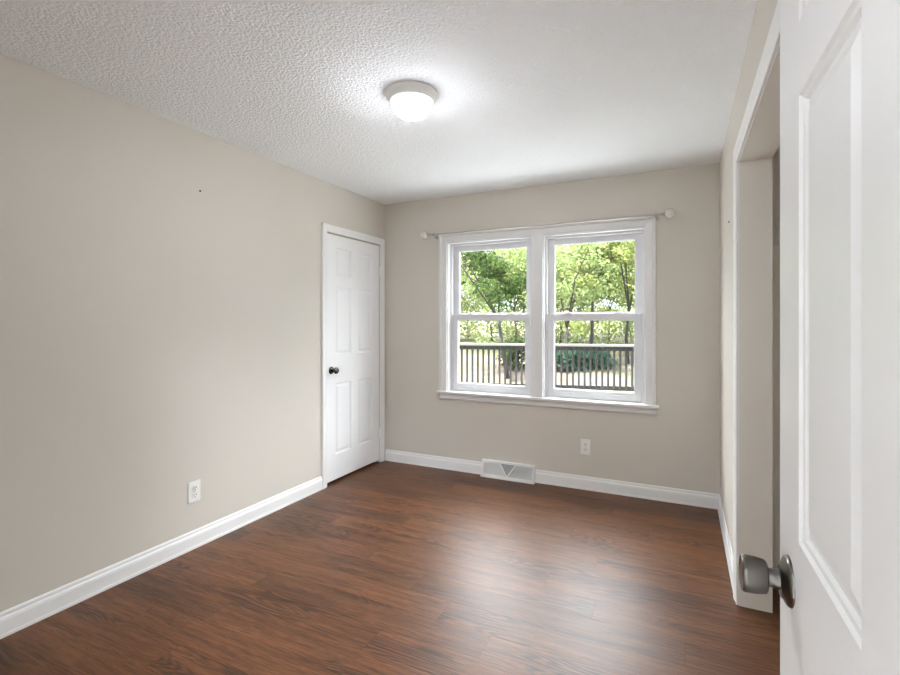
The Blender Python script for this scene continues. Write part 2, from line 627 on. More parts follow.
struct(u_casing(CASE, D1[0] - 0.002, D1[1] + 0.002, 0, DZ + 0.002, lambda a, z, d: (XL + d, a, z)).build('trim_1', TRIM),
       'white casing framing the closed door on the long wall', 'trim')
CASE_R = [(w * 1.25, d) for w, d in CASE]
struct(u_casing(CASE_R, CY0, CY1, 0, CZ, lambda a, z, d: (XR - d, a, z)).build('trim_2', TRIM),
       'white casing around the open closet opening', 'trim')
# door stops of the closed door
b = MB()
b.box(XL - 0.052, XL - 0.04, D1[0], D1[0] + 0.012, 0, DZ)
b.box(XL - 0.052, XL - 0.04, D1[1] - 0.012, D1[1], 0, DZ)
b.box(XL - 0.052, XL - 0.04, D1[0] + 0.012, D1[1] - 0.012, DZ - 0.012, DZ)
b.build('door_stop', TRIM, bpy.data.objects['trim_1'])

# window casing: frame round both units with a mullion board
WC = [(0.0, 0.0), (0.0, 0.012), (0.006, 0.014), (0.05, 0.016), (0.058, 0.022), (0.074, 0.022), (0.076, 0.018), (0.076, 0.0)]
b = u_casing(WC, W1[0] + 0.002, W2[1] - 0.002, 0.70, WZ1 - 0.002, lambda a, z, d: (a, YB - d, z))
b.box(W1[1] - 0.002, W2[0] + 0.002, YB - 0.015, YB, 0.70, WZ1 + 0.003, 0.002)
trim3 = struct(b.build('trim_3', WTRIM), 'white casing and mullion board around the double window', 'trim')
b = MB()
b.box(-1.985, -0.155, YB - 0.042, YB + 0.001, 0.680, 0.701, 0.004)
b.box(W1[0], W1[1], YB + 0.0, YB + 0.06, 0.680, 0.700)
b.box(W2[0], W2[1], YB + 0.0, YB + 0.06, 0.680, 0.700)
b.sweep([(0.0, 0.0), (0.012, 0.0), (0.016, 0.01), (0.014, 0.04), (0.018, 0.052), (0.0, 0.052)],
        [lambda w, d: (-1.965, YB - w, 0.628 + d), lambda w, d: (-0.170, YB - w, 0.628 + d)])
struct(b.build('trim_4', WTRIM), 'white window stool and apron under the double window', 'trim')

# baseboards
BB = [(0.0, 0.0), (0.015, 0.0), (0.015, 0.012), (0.013, 0.016), (0.013, 0.070), (0.011, 0.080), (0.007, 0.086), (0.007, 0.097), (0.004, 0.105), (0.0, 0.105)]
b = MB()
b.sweep(BB, [lambda w, d: (XL + w, YF + w, d), lambda w, d: (XL + w, D1[0] - 0.061, d)])
struct(b.build('baseboard_left', TRIM), 'white baseboard along the long left wall', 'baseboard')
b = MB()
b.sweep(BB, [lambda w, d: (XL + 0.018, YB - w, d), lambda w, d: (-1.555, YB - w, d)])
b.sweep(BB, [lambda w, d: (-1.088, YB - w, d), lambda w, d: (XR - w, YB - w, d)])
struct(b.build('baseboard_back', TRIM), 'white baseboard under the double window', 'baseboard')
b = MB()
b.sweep(BB, [lambda w, d: (XR - w, YB - w, d), lambda w, d: (XR - w, CY1 + 0.067, d)])
struct(b.build('baseboard_right', TRIM), 'white baseboard beside the closet opening', 'baseboard')
b = MB()
b.sweep(BB, [lambda w, d: (XL + w, YF + w, d), lambda w, d: (HX0 - 0.08, YF + w, d)])
struct(b.build('baseboard_front', TRIM), 'white baseboard of the wall with the doorway', 'baseboard')


# ------------------------------------------------------------------ six-panel doors
# local frame: a = along the width (0 at the hinge), z up, d = thickness direction; both faces moulded
def panel_door_mesh(width, z0, z1, thick, mp):
    st, mu = 0.113, 0.100
    pw = (width - 2 * st - mu) / 2
    cols = [0, st, st + pw, st + pw + mu, width - st, width]
    k = z1
    rows = [z0, z0 + 0.205, z0 + 0.79, z0 + 1.022, z0 + 1.585, z0 + 1.675, z0 + 1.905, z1]
    b_ = MB()
    bm = b_.bm
    ring = [(0.0, 0.0), (0.003, 0.004), (0.008, 0.005), (0.011, 0.009), (0.016, 0.009), (0.036, 0.0025)]

    def quad(p):
        try:
            bm.faces.new([bm.verts.new(Vector(mp(*q))) for q in p])
        except ValueError:
            pass
    for side in (0, 1):
        D = (lambda dep: dep) if side == 0 else (lambda dep: thick - dep)
        for ci in range(5):
            for ri in range(7):
                a0, a1, c0, c1 = cols[ci], cols[ci + 1], rows[ri], rows[ri + 1]
                if ci in (1, 3) and ri in (1, 3, 5):
                    prev = None
                    for off, dep in ring:
                        r = [(a0 + off, D(dep), c0 + off), (a1 - off, D(dep), c0 + off), (a1 - off, D(dep), c1 - off), (a0 + off, D(dep), c1 - off)]
                        if prev:
                            for i in range(4):
                                quad((prev[i], prev[(i + 1) % 4], r[(i + 1) % 4], r[i]))
                        prev = r
                    quad(prev)
                else:
                    quad(((a0, D(0), c0), (a1, D(0), c0), (a1, D(0), c1), (a0, D(0), c1)))
    # edges, cut at the same columns and rows
    for ci in range(5):
        for zz in (z0, z1):
            quad(((cols[ci], 0, zz), (cols[ci + 1], 0, zz), (cols[ci + 1], thick, zz), (cols[ci], thick, zz)))
    for ri in range(7):
        for aa in (0, width):
            quad(((aa, 0, rows[ri]), (aa, 0, rows[ri + 1]), (aa, thick, rows[ri + 1]), (aa, thick, rows[ri])))
    bmesh.ops.remove_doubles(bm, verts=bm.verts, dist=0.0004)
    return b_


# closed door (hinges at the corner side)
def mp1(a, d, z):
    return (XL - 0.004 - d, D1[1] - 0.003 - a, z)


door1 = panel_door_mesh(D1[1] - D1[0] - 0.006, 0.024, DZ - 0.009, 0.035, mp1).build('door_1', DOORM)
struct(door1, 'closed white six-panel door at the end of the long wall', 'door')
ky, kz = D1[0] + 0.003 + 0.06, 0.925
kx = XL - 0.004
kn = MB().lathe([(0.0, 0.066), (0.012, 0.0655), (0.021, 0.063), (0.0265, 0.056), (0.027, 0.047), (0.022, 0.039), (0.013, 0.033), (0.011, 0.028), (0.011, 0.006), (0.0, 0.006)], (kx, ky, kz), (1, 0, 0)).build('knob', DARKMETAL, door1, True)
kn['label'] = 'dark round door knob'
MB().lathe([(0.0, 0.013), (0.016, 0.012), (0.027, 0.008), (0.031, 0.003), (0.031, 0.0)], (kx, ky, kz), (1, 0, 0)).build('rosette', DARKMETAL, kn, True)
for hz in (1.79, 0.272):
    b = MB()
    b.lathe([(0.0, -0.047), (0.003, -0.047), (0.0045, -0.044), (0.0065, -0.043), (0.0065, 0.043), (0.0045, 0.044), (0.003, 0.047), (0.0, 0.047)], (XL + 0.004, D1[1] - 0.001, hz), (0, 0, 1), 12)
    b.box(XL - 0.0045, XL - 0.0025, D1[1] - 0.026, D1[1] - 0.003, hz - 0.044, hz + 0.044)
    b.build('hinge', TRIM, door1, True, auto=40)

# open door: hinge axis on the room face of the front wall, turned just past square
DT = math.radians(90 - 1.27)
EX, EY = 0.129, 0.850         # free edge, face towards the room
dirv = Vector((math.sin(math.radians(-1.27)), math.cos(math.radians(-1.27)), 0))     # hinge -> free edge
nrm = Vector((dirv.y, -dirv.x, 0))                                                    # into the slab, away from the room
DW = 0.762
H0 = Vector((EX, EY, 0)) - dirv * DW


def mp2(a, d, z):
    p = H0 + dirv * a + nrm * d
    return (p.x, p.y, z)


door2 = panel_door_mesh(DW, 0.018, 2.036, 0.035, mp2).build('door_2', DOORM)
struct(door2, 'open white six-panel door with the big nickel knob', 'door')
kc = H0 + dirv * (DW - 0.062) + Vector((0, 0, 0.968))
KP = [(0.0, 0.058), (0.018, 0.0575), (0.0225, 0.0565), (0.0243, 0.054), (0.0243, 0.051), (0.0238, 0.040), (0.0217, 0.0280), (0.0195, 0.0262), (0.0125, 0.0255),
      (0.0120, 0.019), (0.0132, 0.017), (0.0140, 0.013), (0.0150, 0.010), (0.0, 0.010)]
RP = [(0.0, 0.0125), (0.017, 0.0125), (0.022, 0.011), (0.0255, 0.0075), (0.0285, 0.0065), (0.0318, 0.004), (0.033, 0.0015), (0.033, 0.0)]
for sgn, off in ((-1, 0.0), (1, 0.035)):
    o_ = kc + nrm * off
    kn = MB().lathe(KP, o_, nrm * sgn, 40).build('knob', NICKEL, door2, True, auto=40)
    kn['label'] = 'satin nickel barrel-shaped door knob'
    MB().lathe(RP, o_, nrm * sgn, 40).build('rosette', NICKEL, kn, True, auto=40)
for hz in (0.26, 1.03, 1.80):
    hp = H0 + nrm * 0.041 + dirv * (-0.002)
    b = MB()
    b.lathe([(0.0, -0.044), (0.006, -0.044), (0.006, 0.044), (0.0, 0.044)], (hp.x, hp.y, hz), (0, 0, 1), 12)
    b.build('hinge', NICKEL, door2, True, auto=40)


# ------------------------------------------------------------------ double-hung window units
def ring_frame(b_, x0, x1, z0, z1, y0, y1, l, r, bt, t, bev=0.003):
    b_.box(x0, x0 + l, y0, y1, z0, z1, bev)
    b_.box(x1 - r, x1, y0, y1, z0, z1, bev)
    b_.box(x0 + l - 0.001, x1 - r + 0.001, y0, y1, z0, z0 + bt, bev)
    b_.box(x0 + l - 0.001, x1 - r + 0.001, y0, y1, z1 - t, z1, bev)


def window_unit(name, x0, x1, label):
    root = struct(empty(name, ((x0 + x1) / 2, YB + 0.09, WZ0)), label, 'window')
    f_ = MB()
    zt = WZ1
    zb = 0.700
    # jamb liner: stepped tracks
    ring_frame(f_, x0, x1, zb - 0.02, zt, YB + 0.052, OY1, 0.024, 0.024, 0.022, 0.030, 0.002)
    ring_frame(f_, x0, x1, zb - 0.02, zt, YB + 0.0, YB + 0.052, 0.010, 0.010, 0.010, 0.012, 0.001)
    f_.build('window_frame', VINYL, root)
    s0, s1 = x0 + 0.026, x1 - 0.026
    # lower sash, the inner one
    yl = YB + 0.060
    lo = MB()
    ring_frame(lo, s0, s1, zb + 0.003, 1.385, yl, yl + 0.030, 0.052, 0.052, 0.066, 0.050, 0.004)
    ring_frame(lo, s0 + 0.050, s1 - 0.050, zb + 0.067, 1.337, yl + 0.010, yl + 0.022, 0.008, 0.008, 0.008, 0.008, 0.002)
    lower = lo.build('lower_sash', VINYL, root)
    MB().box(s0 + 0.052, s1 - 0.052, yl + 0.014, yl + 0.018, zb + 0.068, 1.337).build('pane', GLASS, lower)
    xm = (s0 + s1) / 2
    for dx in (-0.19, 0.19):
        lf = MB()
        lf.box(xm + dx - 0.045, xm + dx + 0.045, yl - 0.010, yl + 0.002, zb + 0.040, zb + 0.048, 0.002)
        lf.box(xm + dx - 0.045, xm + dx + 0.045, yl - 0.012, yl - 0.008, zb + 0.036, zb + 0.048, 0.001)
        lf.build('lift_handle', VINYL, lower)
    for dx in (-0.19, 0.19):
        lk = MB()
        lk.box(xm + dx - 0.028, xm + dx + 0.028, yl + 0.002, yl + 0.026, 1.384, 1.392, 0.002)
        lk.lathe([(0.0, 0.0), (0.011, 0.0), (0.010, 0.009), (0.0, 0.010)], (xm + dx, yl + 0.014, 1.391), (0, 0, 1), 16)
        lk.build('sash_lock', VINYL, lower, True, auto=35)
    tl = MB()
    tl.box(s1 - 0.030, s1 - 0.006, yl - 0.010, yl + 0.004, 1.290, 1.386, 0.003)
    tl.build('tilt_latch', VINYL, lower)
    # upper sash, one track further out
    yu = YB + 0.096
    up = MB()
    ring_frame(up, s0, s1, 1.352, zt - 0.030, yu, yu + 0.030, 0.050, 0.050, 0.040, 0.044, 0.004)
    ring_frame(up, s0 + 0.048, s1 - 0.048, 1.390, zt - 0.072, yu + 0.010, yu + 0.022, 0.008, 0.008, 0.008, 0.008, 0.002)
    upper = up.build('upper_sash', VINYL, root)
    MB().box(s0 + 0.05, s1 - 0.05, yu + 0.014, yu + 0.018, 1.391, zt - 0.073).build('pane', GLASS, upper)
    return root


window_unit('window_1', W1[0], W1[1], 'white double-hung window nearer the closed door')
window_unit('window_2', W2[0], W2[1], 'white double-hung window nearer the closet opening')

# ------------------------------------------------------------------ ceiling lamp
LX, LY = -1.200, 2.060
lamp = tag(empty('ceiling_lamp', (LX, LY, ZC)), 'lit white flush dome lamp on the popcorn ceiling', 'lamp')
MB().lathe([(0.0, 0.0), (0.126, 0.0), (0.128, -0.004), (0.128, -0.012), (0.124, -0.016), (0.122, -0.025), (0.115, -0.034), (0.108, -0.042), (0.100, -0.043), (0.100, -0.030), (0.0, -0.030)],
           (LX, LY, ZC), (0, 0, 1), 64).build('ring', RINGM, lamp, True, auto=40)
pr = [(0.098, -0.034)] + [(0.099 * math.cos(t), -0.041 - 0.082 * math.sin(t)) for t in [i * math.pi / 2 / 12 for i in range(12)]] + [(0.0, -0.123)]
MB().lathe(pr, (LX, LY, ZC), (0, 0, 1), 64).build('shade', LAMPGLASS, lamp, True)
MB().lathe([(0.0, -0.120), (0.010, -0.121), (0.011, -0.126), (0.007, -0.130), (0.005, -0.135), (0.0, -0.137)], (LX, LY, ZC), (0, 0, 1), 24).build('finial', RINGM, lamp, True)

# added fill light, unseen behind the doorway (lights the room through the doorway)
hl = tag(empty('added_hall_light', (0.50, -0.85, ZC)), 'added unseen fill light in the hall behind the doorway', 'lamp')
MB().lathe([(0.0, 0.0), (0.15, 0.0), (0.15, -0.03), (0.13, -0.04), (0.0, -0.04)], (0.50, -0.85, ZC), (0, 0, 1), 32).build('ring', RINGM, hl, True, auto=40)
MB().lathe([(0.135, -0.04), (0.13, -0.06), (0.10, -0.085), (0.05, -0.098), (0.0, -0.10)], (0.50, -0.85, ZC), (0, 0, 1), 32).build('shade', FILLGLASS, hl, True)

# ------------------------------------------------------------------ curtain rod
RY, RZ = YB - 0.075, 2.098
xa, xb = -2.055, -0.120
rod = tag(empty('curtain_rod', ((xa + xb) / 2, RY, RZ)), 'thin metal curtain rod with white crackle balls over the double window', 'curtain rod')
b = MB()
b.tube([(xa, RY, RZ), (-1.05, RY, RZ)], 0.0065, 16)
b.tube([(-1.10, RY, RZ), (xb, RY, RZ)], 0.008, 16)
b.build('rod', CHROME, rod, True, auto=40)
for xe, sg in ((xa, -1), (xb, 1)):
    fb = MB()
    fb.lathe([(0.0, -0.001)] + [(0.036 * math.sin(i * math.pi / 14), 0.036 - 0.036 * math.cos(i * math.pi / 14)) for i in range(1, 14)] + [(0.0, 0.072)],
             (xe + sg * 0.004, RY, RZ), (sg, 0, 0), 24)
    fin = fb.build('finial', CRACKLE, rod, True)
    MB().lathe([(0.0, -0.020), (0.010, -0.020), (0.012, -0.010), (0.017, 0.002), (0.015, 0.008), (0.0, 0.009)], (xe + sg * 0.002, RY, RZ), (sg, 0, 0), 20).build('collar', CHROME, fin, True, auto=40)
    bx = xe - sg * 0.055
    br = MB()
    br.lathe([(0.0, -0.0), (0.02, 0.0), (0.02, 0.005), (0.008, 0.008), (0.0055, 0.012), (0.0055, 0.070), (0.0, 0.070)], (bx, YB, RZ - 0.012), (0, -1, 0), 16)
    br.lathe([(0.0105, -0.010), (0.0125, -0.010), (0.0125, 0.010), (0.0105, 0.010), (0.0105, -0.010)], (bx, RY, RZ), (1, 0, 0), 20)
    br.build('bracket', CHROME, rod, True, auto=40)


# ------------------------------------------------------------------ wall outlets
def outlet(label, mp, loc):
    """mp(a, z, d): a across, z up, d off the wall."""
    root = tag(empty('wall_outlet', loc), label, 'outlet', 'white wall outlets')

    def bx(b_, a0, a1, z0, z1, d0, d1, bev=0.0):
        p, q = mp(a0, z0, d0), mp(a1, z1, d1)
        b_.box(min(p[0], q[0]), max(p[0], q[0]), min(p[1], q[1]), max(p[1], q[1]), min(p[2], q[2]), max(p[2], q[2]), bev)
    b_ = MB()
    bx(b_, -0.038, 0.038, -0.060, 0.060, 0.0, 0.007, 0.003)
    b_.build('plate', PLASTIC, root)
    for zc in (0.0205, -0.0205):
        r_ = MB()
        o_ = mp(0, zc, 0.0065)
        ax = Vector(mp(0, 0, 1)) - Vector(mp(0, 0, 0))
        r_.lathe([(0.0, 0.0), (0.0165, 0.0), (0.0165, 0.003), (0.0155, 0.004), (0.0, 0.004)], o_, ax, 24)
        rc = r_.build('socket', PLASTIC, root, True, auto=40)
        sl = MB()
        bx(sl, -0.0085, -0.0055, zc - 0.001, zc + 0.008, 0.0100, 0.0112)
        bx(sl, 0.0055, 0.0085, zc - 0.002, zc + 0.009, 0.0100, 0.0112)
        sl.lathe([(0.0, 0.0100), (0.0030, 0.0100), (0.0030, 0.0112), (0.0, 0.0112)], mp(0, zc - 0.0085, 0), ax, 12)
        sl.build('slot', DARK, rc)
    s_ = MB()
    s_.lathe([(0.0, 0.0065), (0.003, 0.0065), (0.003, 0.008), (0.0, 0.0085)], mp(0, 0, 0), Vector(mp(0, 0, 1)) - Vector(mp(0, 0, 0)), 12)
    s_.build('screw', CHROME, root)
    return root


outlet('white outlet low on the long wall near the closed door', lambda a, z, d: (XL + d, 1.893 + a, 0.330 + z), (XL, 1.893, 0.330))
outlet('white outlet low on the window wall beside the floor vent', lambda a, z, d: (-0.688 + a, YB - d, 0.336 + z), (-0.688, YB, 0.336))

# ------------------------------------------------------------------ baseboard register
VX0, VX1, VZ = -1.555, -1.088, 0.137
vent = tag(empty('baseboard_vent', ((VX0 + VX1) / 2, YB, 0)), 'white sloped baseboard vent grille with a V-shaped divider under the window', 'vent')
dT, dB = 0.022, 0.060     # projection at the top and at the bottom


def vf(x, t, off=0.0):
    """point on the sloped front: t = 0 bottom .. 1 top, off = out of the face."""
    n = Vector((0, -(VZ - 0.012), -(dB - dT))).normalized()
    n.z = abs(n.z)
    return Vector((x, YB - (dB + (dT - dB) * t), 0.012 + (VZ - 0.012) * t)) + n * off


b = MB()
for xs in (VX0, VX1 - 0.006):
    b.prism([(xs, YB, 0.0), (xs, YB - dB - 0.004, 0.0), (xs, YB - dB - 0.004, 0.012), (xs, YB - dT - 0.004, VZ), (xs, YB, VZ)], (0.006, 0, 0))
b.box(VX0, VX1, YB - dT - 0.004, YB, VZ - 0.004, VZ)
b.box(VX0, VX1, YB - dB - 0.004, YB - dB + 0.03, 0.0, 0.013)


def bar(b_, p, q, w, th=0.004):
    p, q = Vector(p), Vector(q)          # (x, t) corner line on the face, w = half width in metres
    d = Vector((q.x - p.x, (q.y - p.y) * 0.13, 0)).normalized()
    s = Vector((-d.y, d.x / 0.13, 0)) * w
    pts = [p + s, q + s, q - s, p - s]
    fr = [vf(v.x, v.y, 0.004) for v in pts]
    bk = [vf(v.x, v.y, 0.004 - th) for v in pts]
    b_.prism(fr, bk[0] - fr[0])


fw = 0.0085
bar(b, (VX0, 0.06, 0), (VX1, 0.06, 0), fw)
bar(b, (VX0, 0.935, 0), (VX1, 0.935, 0), fw)
bar(b, (VX0 + fw, 0.0, 0), (VX0 + fw, 1.0, 0), fw)
bar(b, (VX1 - fw, 0.0, 0), (VX1 - fw, 1.0, 0), fw)
VC = (VX0 + VX1) / 2
b.build('housing', VENTM, vent)
b = MB()
bar(b, (VC - 0.075, 0.93, 0), (VC, 0.09, 0), 0.006)
bar(b, (VC + 0.075, 0.93, 0), (VC, 0.09, 0), 0.006)
b.build('divider', VENTM, vent)


def half(t):
    return 0.075 * (t - 0.09) / 0.84


lo_, hi_ = MB(), MB()
ce_ = MB()
rows_n = 11
for i in range(rows_n):
    t = 0.14 + 0.74 * i / (rows_n - 1)
    for b_, xa_, xb_, th in ((lo_, VX0 + 0.017, VC - half(t) - 0.007, 0.003), (hi_, VC + half(t) + 0.007, VX1 - 0.017, 0.003)):
        fr = [vf(xa_, t - 0.013, 0.001), vf(xb_, t - 0.013, 0.001), vf(xb_, t + 0.013, 0.001), vf(xa_, t + 0.013, 0.001)]
        b_.prism(fr, vf(0, t, -0.003) - vf(0, t, 0.001))
    if half(t) > 0.016:
        x0_, x1_ = VC - half(t) + 0.008, VC + half(t) - 0.008
        ce_.prism([vf(x0_, t - 0.018, 0.001), vf(x1_, t - 0.018, 0.001), vf(x1_, t + 0.018, 0.001), vf(x0_, t + 0.018, 0.001)], vf(0, t, -0.003) - vf(0, t, 0.001))
for k in range(34):                      # crossing fins that lean away from the divider
    dx = 0.009 + k * (VC - VX0 - 0.030) / 33
    t1 = min(0.90, 0.09 + 0.84 * (dx - 0.007) / 0.075)
    if t1 > 0.2:
        lo_.prism([vf(VC - dx - 0.0035, 0.12, 0.001), vf(VC - dx, 0.12, 0.001), vf(VC - dx, t1, 0.001), vf(VC - dx - 0.0035, t1, 0.001)], (-0.006, 0.010, 0))
        hi_.prism([vf(VC + dx, 0.12, 0.001), vf(VC + dx + 0.002, 0.12, 0.001), vf(VC + dx + 0.002, t1, 0.001), vf(VC + dx, t1, 0.001)], (0.006, 0.010, 0))
lo_.build('fin_grille', VENTM, vent)
hi_.build('fin_grille', VENTSHADE, vent)
ce_.build('fin_grille', VENTSHADE, vent)
MB().prism([vf(VX0 + 0.006, 0.02, -0.016), vf(VX1 - 0.006, 0.02, -0.016), vf(VX1 - 0.006, 0.98, -0.010), vf(VX0 + 0.006, 0.98, -0.010)], (0, 0.002, 0)).build('damper', DUCT, vent)

# small marks on the walls
tag(MB().lathe([(0.0, 0.0), (0.006, 0.0), (0.005, 0.003), (0.0, 0.004)], (XL, 1.933, 2.092), (1, 0, 0), 12).build('nail', DARKMETAL), 'tiny dark nail stub high on the long wall', 'nail')
tag(MB().lathe([(0.0, 0.0), (0.005, 0.0), (0.005, 0.004), (0.0, 0.006)], (XR, 3.115, 1.878), (-1, 0, 0), 12).build('nail', DARKMETAL), 'tiny dark nail stub on the wall beside the closet opening', 'nail')

# ------------------------------------------------------------------ outside: deck, railing, hillside, wood
# railing line, turned a little from the house wall
RA = Vector((-4.06, 8.85, 0))
RB = Vector((-0.82, 9.70, 0))
rdir = (RB - RA).normalized()
rn = Vector((rdir.y, -rdir.x, 0))          # towards the house
DKZ = -0.06
R0 = RA - rdir * 2.2
RLEN = 7.4


def rp(s, off, z):
    p = R0 + rdir * s + rn * off
    return Vector((p.x, p.y, z))


b = MB()
nb = int(RLEN / 0.145)
a_pts = [(-7.5, OY1 + 0.02), (3.2, OY1 + 0.02)]
for i in range(46):                        # deck boards parallel to the house
    y0 = OY1 + 0.02 + i * 0.145
    # clip the board ends to the railing line
    def xr_at(y):
        return R0.x + (y - R0.y) / rdir.y * rdir.x
    xs = max(-7.5, xr_at(y0 + 0.14) - 0.1) if y0 > R0.y else -7.5
    if xs < 3.0:
        b.box(xs, 3.2, y0, y0 + 0.14, DKZ - 0.03, DKZ)
struct(b.build('deck_floor', DECKB), 'wooden deck boards outside the window, made pale to bounce light', 'deck')

rail = tag(empty('deck_railing', R0 + Vector((0, 0, DKZ))), 'wooden deck railing with close balusters seen through both lower sashes', 'railing')


def rbox(b_, s0, s1, o0, o1, z0, z1):
    b_.prism([rp(s0, o0, z0), rp(s1, o0, z0), rp(s1, o1, z0), rp(s0, o1, z0)], (0, 0, z1 - z0))


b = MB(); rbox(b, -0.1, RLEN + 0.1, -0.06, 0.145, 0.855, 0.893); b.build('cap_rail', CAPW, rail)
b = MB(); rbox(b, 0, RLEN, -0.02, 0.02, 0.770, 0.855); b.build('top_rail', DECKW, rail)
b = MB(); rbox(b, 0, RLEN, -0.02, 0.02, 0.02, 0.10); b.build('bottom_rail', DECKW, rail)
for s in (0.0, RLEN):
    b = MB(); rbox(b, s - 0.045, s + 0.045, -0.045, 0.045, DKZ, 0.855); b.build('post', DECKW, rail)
nbal = int(RLEN / 0.108)
b = MB(); rbox(b, -0.019, 0.019, -0.0, 0.038, -0.0, 0.84)
bal0 = None
for i in range(1, nbal):
    s = i * 0.108
    if bal0 is None:
        b = MB(); rbox(b, s - 0.019, s + 0.019, 0.02, 0.058, 0.02, 0.853)
        bal0 = b.build('baluster', DECKW, rail)
        s00 = s
    else:
        c = bal0.copy()
        c.location = bal0.location + rdir * (s - s00)
        COL.objects.link(c)

# ground rising behind the deck
n = 60
gx = np.linspace(-40, 25, n)
gy = np.linspace(4.2, 60, n)
rng = np.random.default_rng(3)
verts, faces = [], []
for j in range(n):
    for i in range(n):
        t = max(0.0, gy[j] - 9.5)
        z = -0.7 + 0.16 * min(t, 4.5) + 0.062 * max(0.0, t - 4.5) + 0.12 * math.sin(gx[i] * 0.5) * math.cos(gy[j] * 0.37) * min(1, t / 4)
        verts.append((gx[i], gy[j], z))
for j in range(n - 1):
    for i in range(n - 1):
        faces.append((j * n + i, j * n + i + 1, (j + 1) * n + i + 1, (j + 1) * n + i))
me = bpy.data.meshes.new('hillside_ground')
me.from_pydata(verts, [], faces)
for p in me.polygons:
    p.use_smooth = True
me.materials.append(GROUND)
go = bpy.data.objects.new('hillside_ground', me)
COL.objects.link(go)
struct(go, 'tan leaf-littered hillside behind the deck railing', 'ground')


def ground_z(x, y):
    t = max(0.0, y - 9.5)
    return -0.7 + 0.16 * min(t, 4.5) + 0.062 * max(0.0, t - 4.5) + 0.12 * math.sin(x * 0.5) * math.cos(y * 0.37) * min(1, t / 4)


def leaf_mesh(name, centres, sizes, per, size, material, seed, flat=0.6):
    """clusters of small leaf blades, each a folded diamond."""
    r = np.random.default_rng(seed)
    V, F = [], []
    for c, s in zip(centres, sizes):
        d = r.normal(size=(per, 3)); d /= np.linalg.norm(d, axis=1)[:, None]
        rad = r.uniform(0.15, 1.0, per) ** 0.5
        P = np.array(c) + d * rad[:, None] * s * np.array([1, 1, flat])
        A = r.normal(size=(per, 3)); A /= np.linalg.norm(A, axis=1)[:, None]
        B = np.cross(A, r.normal(size=(per, 3))); B /= np.linalg.norm(B, axis=1)[:, None]
        C = np.cross(A, B)
        ls = size * r.uniform(0.6, 1.3, per)[:, None]
        k = len(V)
        for q in (P - A * ls * 0.5, P + B * ls * 0.28 + C * ls * 0.08, P + A * ls * 0.5, P - B * ls * 0.28 + C * ls * 0.08):
            V.append(q)
        for i in range(per):
            F.append((i, i))
        # indices are fixed below
    V4 = [np.concatenate(V[i::4]) for i in range(4)]
    nl = len(V4[0])
    co = np.stack(V4, axis=1).reshape(-1, 3)
    fs = np.arange(nl * 4).reshape(-1, 4)
    me_ = bpy.data.meshes.new(name)
    me_.from_pydata(co.tolist(), [], fs.tolist())
    me_.materials.append(material)
    return me_


def make_tree(label, cat, base, height, spread, lean, seed, leafm, nclus, per, leaf, trunk_r, crown0, group=None, cat_name='tree', fork=0.45, csize=0.45):
    r = random.Random(seed)
    x, y = base
    z = ground_z(x, y) - 0.05
    root = tag(empty(cat_name, (x, y, z)), label, cat, group)
    b_ = MB()
    cents = []
    # trunk in two or three forks, each with side branches
    top = Vector((lean[0], lean[1], height))
    fk = Vector((lean[0] * 0.3, lean[1] * 0.3, height * fork))
    P = [Vector((0, 0, 0)), fk * 0.5 + Vector((r.uniform(-.1, .1), 0, 0)), fk]
    b_.tube([p + Vector((x, y, z)) for p in P], [trunk_r * 1.25, trunk_r, trunk_r * 0.8], 8)
    nf = 3
    for f_ in range(nf):
        ang = 2 * math.pi * f_ / nf + r.uniform(0, 1.5)
        end = Vector((top.x + math.cos(ang) * spread * 0.6, top.y + math.sin(ang) * spread * 0.6, height * r.uniform(0.85, 1.0)))
        mid = fk.lerp(end, 0.5) + Vector((r.uniform(-.25, .25), r.uniform(-.25, .25), r.uniform(0, .3)))
        limb = [fk, mid, end]
        b_.tube([p + Vector((x, y, z)) for p in limb], [trunk_r * 0.6, trunk_r * 0.4, trunk_r * 0.12], 6)
        for q in range(7):
            t = r.uniform(0.1, 0.95)
            o_ = fk.lerp(mid, t * 2) if t < 0.5 else mid.lerp(end, t * 2 - 1)
            a2 = r.uniform(0, 2 * math.pi)
            ln = spread * r.uniform(0.4, 0.85)
            e_ = o_ + Vector((math.cos(a2) * ln, math.sin(a2) * ln, r.uniform(-0.1, 0.55) * ln))
            m_ = o_.lerp(e_, 0.5) + Vector((r.uniform(-.1, .1), r.uniform(-.1, .1), 0.12 * ln))
            b_.tube([p + Vector((x, y, z)) for p in (o_, m_, e_)], [trunk_r * 0.28, trunk_r * 0.18, trunk_r * 0.05], 5)
            for w in (0.55, 0.8, 1.0):
                c = o_.lerp(e_, w)
                if c.z > crown0:
                    cents.append((c.x + x, c.y + y, c.z + z))
        cents.append((end.x + x, end.y + y, end.z + z))
    while len(cents) < nclus:
        a2 = r.uniform(0, 2 * math.pi); rr = spread * r.uniform(0.2, 1) ** 0.5
        zz = r.uniform(crown0, height)
        cents.append((x + lean[0] * zz / height + math.cos(a2) * rr, y + math.sin(a2) * rr, z + zz))
    r.shuffle(cents)
    cents = cents[:nclus]
    b_.build('trunk', BARK, root, True)
    me_ = leaf_mesh('foliage', cents, [csize * r.uniform(0.7, 1.3) for _ in cents], per, leaf, leafm, seed)
    o_ = bpy.data.objects.new('foliage', me_)
    COL.objects.link(o_)
    o_.parent = root
    o_.matrix_parent_inverse = root.matrix_world.inverted()
    return root


def on_ray(px, y):
    a = math.atan((px - 450) / FPX) - TH
    return math.tan(a) * y


